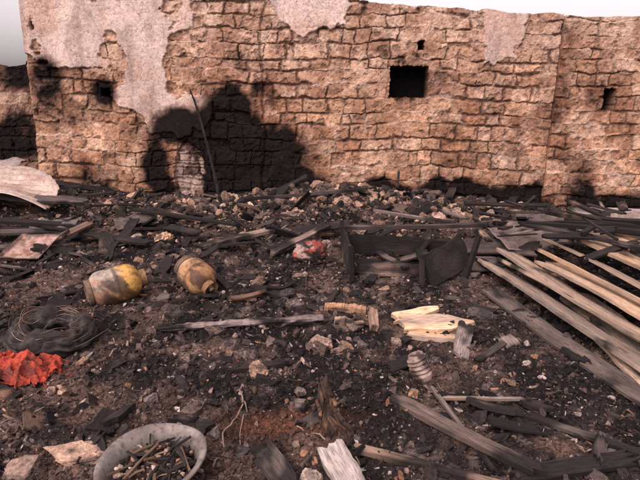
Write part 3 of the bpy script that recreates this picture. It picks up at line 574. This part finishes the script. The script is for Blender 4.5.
plank('concrete_fragment',(.06,2.15,.06),(.17,1.86,.06),.12,.06,(.42,.35,.32),-.05,.25,edge=.35,jag=.06)
# ---------------- standing burnt shard
nx,ny=18,60; v=np.linspace(0,1,ny)[:,None]+np.zeros((1,nx)); u=np.linspace(-1,1,nx)[None]+np.zeros((ny,1))
w=.045*(1-.6*v**1.2)*(1+.7*(fbm(v*9,u*0+np.sign(u),4,5)-.5)); jt=1+.35*(fbm(u*3.5,u*0,3,19)-.5)*2*v**3; X_=.12-.11*v**1.2+u*w+.01*np.sin(v*9); Y_=2.27+.05*np.cos(u*1.4)+.05*v*v+.02*(fbm(u*5,v*12,4,2)-.5); Z_=float(H(.1,2.27))-.02+v*.27*jt+.03*u
V=np.stack([X_,Y_,Z_],-1).reshape(-1,3); cc=np.tile(np.array([.055,.035,.029]),(len(V),1))*(.5+fbm(u*14,v*5,5,7)).ravel()[:,None]; cc=mix(cc,np.array([.24,.12,.07]),(sst(.58,.68,fbm(u*6,v*7,5,6))*.6).ravel())
ob=build('burnt_stump',V,gridf(ny,nx),cc,M_wood,False,np.stack([v.ravel()*.3,u.ravel()*.05],1)); md=ob.modifiers.new('t','SOLIDIFY'); md.thickness=.016
# ---------------- burnt tin can with neck
e=empty('burnt_tin_can',hz((.615,2.78,.06))); e.rotation_euler=(math.radians(-8),math.radians(-22),0); e.scale=(1.3,1.3,1.35)
V,F=lathe([(.001,.102),(.018,.104),(.022,.116),(.034,.116),(.038,.104),(.046,.098),(.040,.088),(.047,.079),(.040,.070),(.048,.060),(.042,.051),(.048,.042),(.041,.033),(.046,.022),(.038,.0),(.024,-.018),(.020,-.05),(.025,-.066),(.001,-.067)],56)
V[:,:2]*=(1+.36*(fbm(V[:,0]*24,V[:,2]*24+V[:,1]*20,3,4)-.5))[:,None]; nn=fbm(V[:,0]*26,V[:,2]*26+V[:,1]*20,5,5)
build('can_body',V,F,mix(np.tile(np.array([.30,.21,.185]),(len(V),1)),np.array([.06,.042,.038]),sst(.40,.60,nn)),M_rust,False,parent=e)
# ---------------- roots
A=Acc()
for s,(pts,r) in enumerate([([(-.46,2.72),(-.40,2.60),(-.42,2.45),(-.47,2.32),(-.43,2.18),(-.46,2.05)],.0045),([(-.40,2.6),(-.36,2.5),(-.39,2.36),(-.36,2.2)],.003),([(-.1,2.35),(.0,2.30),(.12,2.22),(.2,2.1)],.004),([(-1.4,3.35),(-1.3,3.2),(-1.32,3.05)],.004)]):
    P=np.array(pts); t=np.linspace(0,1,30); tt=np.linspace(0,1,len(P)); q=np.stack([np.interp(t,tt,P[:,0]),np.interp(t,tt,P[:,1])],1); q[1:-1]=(q[:-2]+q[1:-1]+q[2:])/3
    z=Hf(q[:,0],q[:,1])+.012+.012*np.sin(t*14+s); V,Q,T,U=tube(np.column_stack([q,z]),r,7,s,.2); A.add(V,Q,T,np.array([.30,.20,.15]),U)
A.make('root',M_wood,True)
# ---------------------------------------------------------------- camera, light
cam=bpy.data.cameras.new('camera'); co=bpy.data.objects.new('camera',cam); scene.collection.objects.link(co); scene.camera=co
cam.lens=30; cam.sensor_width=36; cam.clip_end=2000; cam.clip_start=.05
M=Euler((math.radians(90-14.6),0,0)).to_matrix().to_4x4()@Matrix.Rotation(math.radians(1.0),4,'Z'); M.translation=(0,0,1.6); co.matrix_world=M
el,az=math.radians(50),math.radians(212)
sdir=Vector((math.sin(az)*math.cos(el),math.cos(az)*math.cos(el),math.sin(el)))
sl=bpy.data.lights.new('sun','SUN'); sl.energy=1.15; sl.angle=math.radians(60); sl.color=(1,.84,.76)
so=bpy.data.objects.new('sun',sl); scene.collection.objects.link(so); so.matrix_world=sdir.to_track_quat('Z','Y').to_matrix().to_4x4()
w=bpy.data.worlds.new('World'); scene.world=w; w.use_nodes=True; nt=w.node_tree; bg=nt.nodes['Background']
sk=nt.nodes.new('ShaderNodeTexSky'); sk.sky_type='NISHITA'; sk.sun_disc=False; sk.sun_elevation=el; sk.sun_rotation=az; sk.dust_density=5; sk.air_density=1.0
hs=nt.nodes.new('ShaderNodeHueSaturation'); hs.inputs['Saturation'].default_value=.12; hs.inputs['Value'].default_value=2.2
mx=nt.nodes.new('ShaderNodeMix'); mx.data_type='RGBA'; mx.blend_type='MULTIPLY'; mx.inputs[0].default_value=1; mx.inputs[7].default_value=(1.0,.88,.89,1)
nt.links.new(sk.outputs[0],hs.inputs['Color']); nt.links.new(hs.outputs[0],mx.inputs[6]); nt.links.new(mx.outputs[2],bg.inputs['Color']); bg.inputs['Strength'].default_value=.14
scene.view_settings.view_transform='Standard'; scene.view_settings.look='None'; scene.view_settings.exposure=0
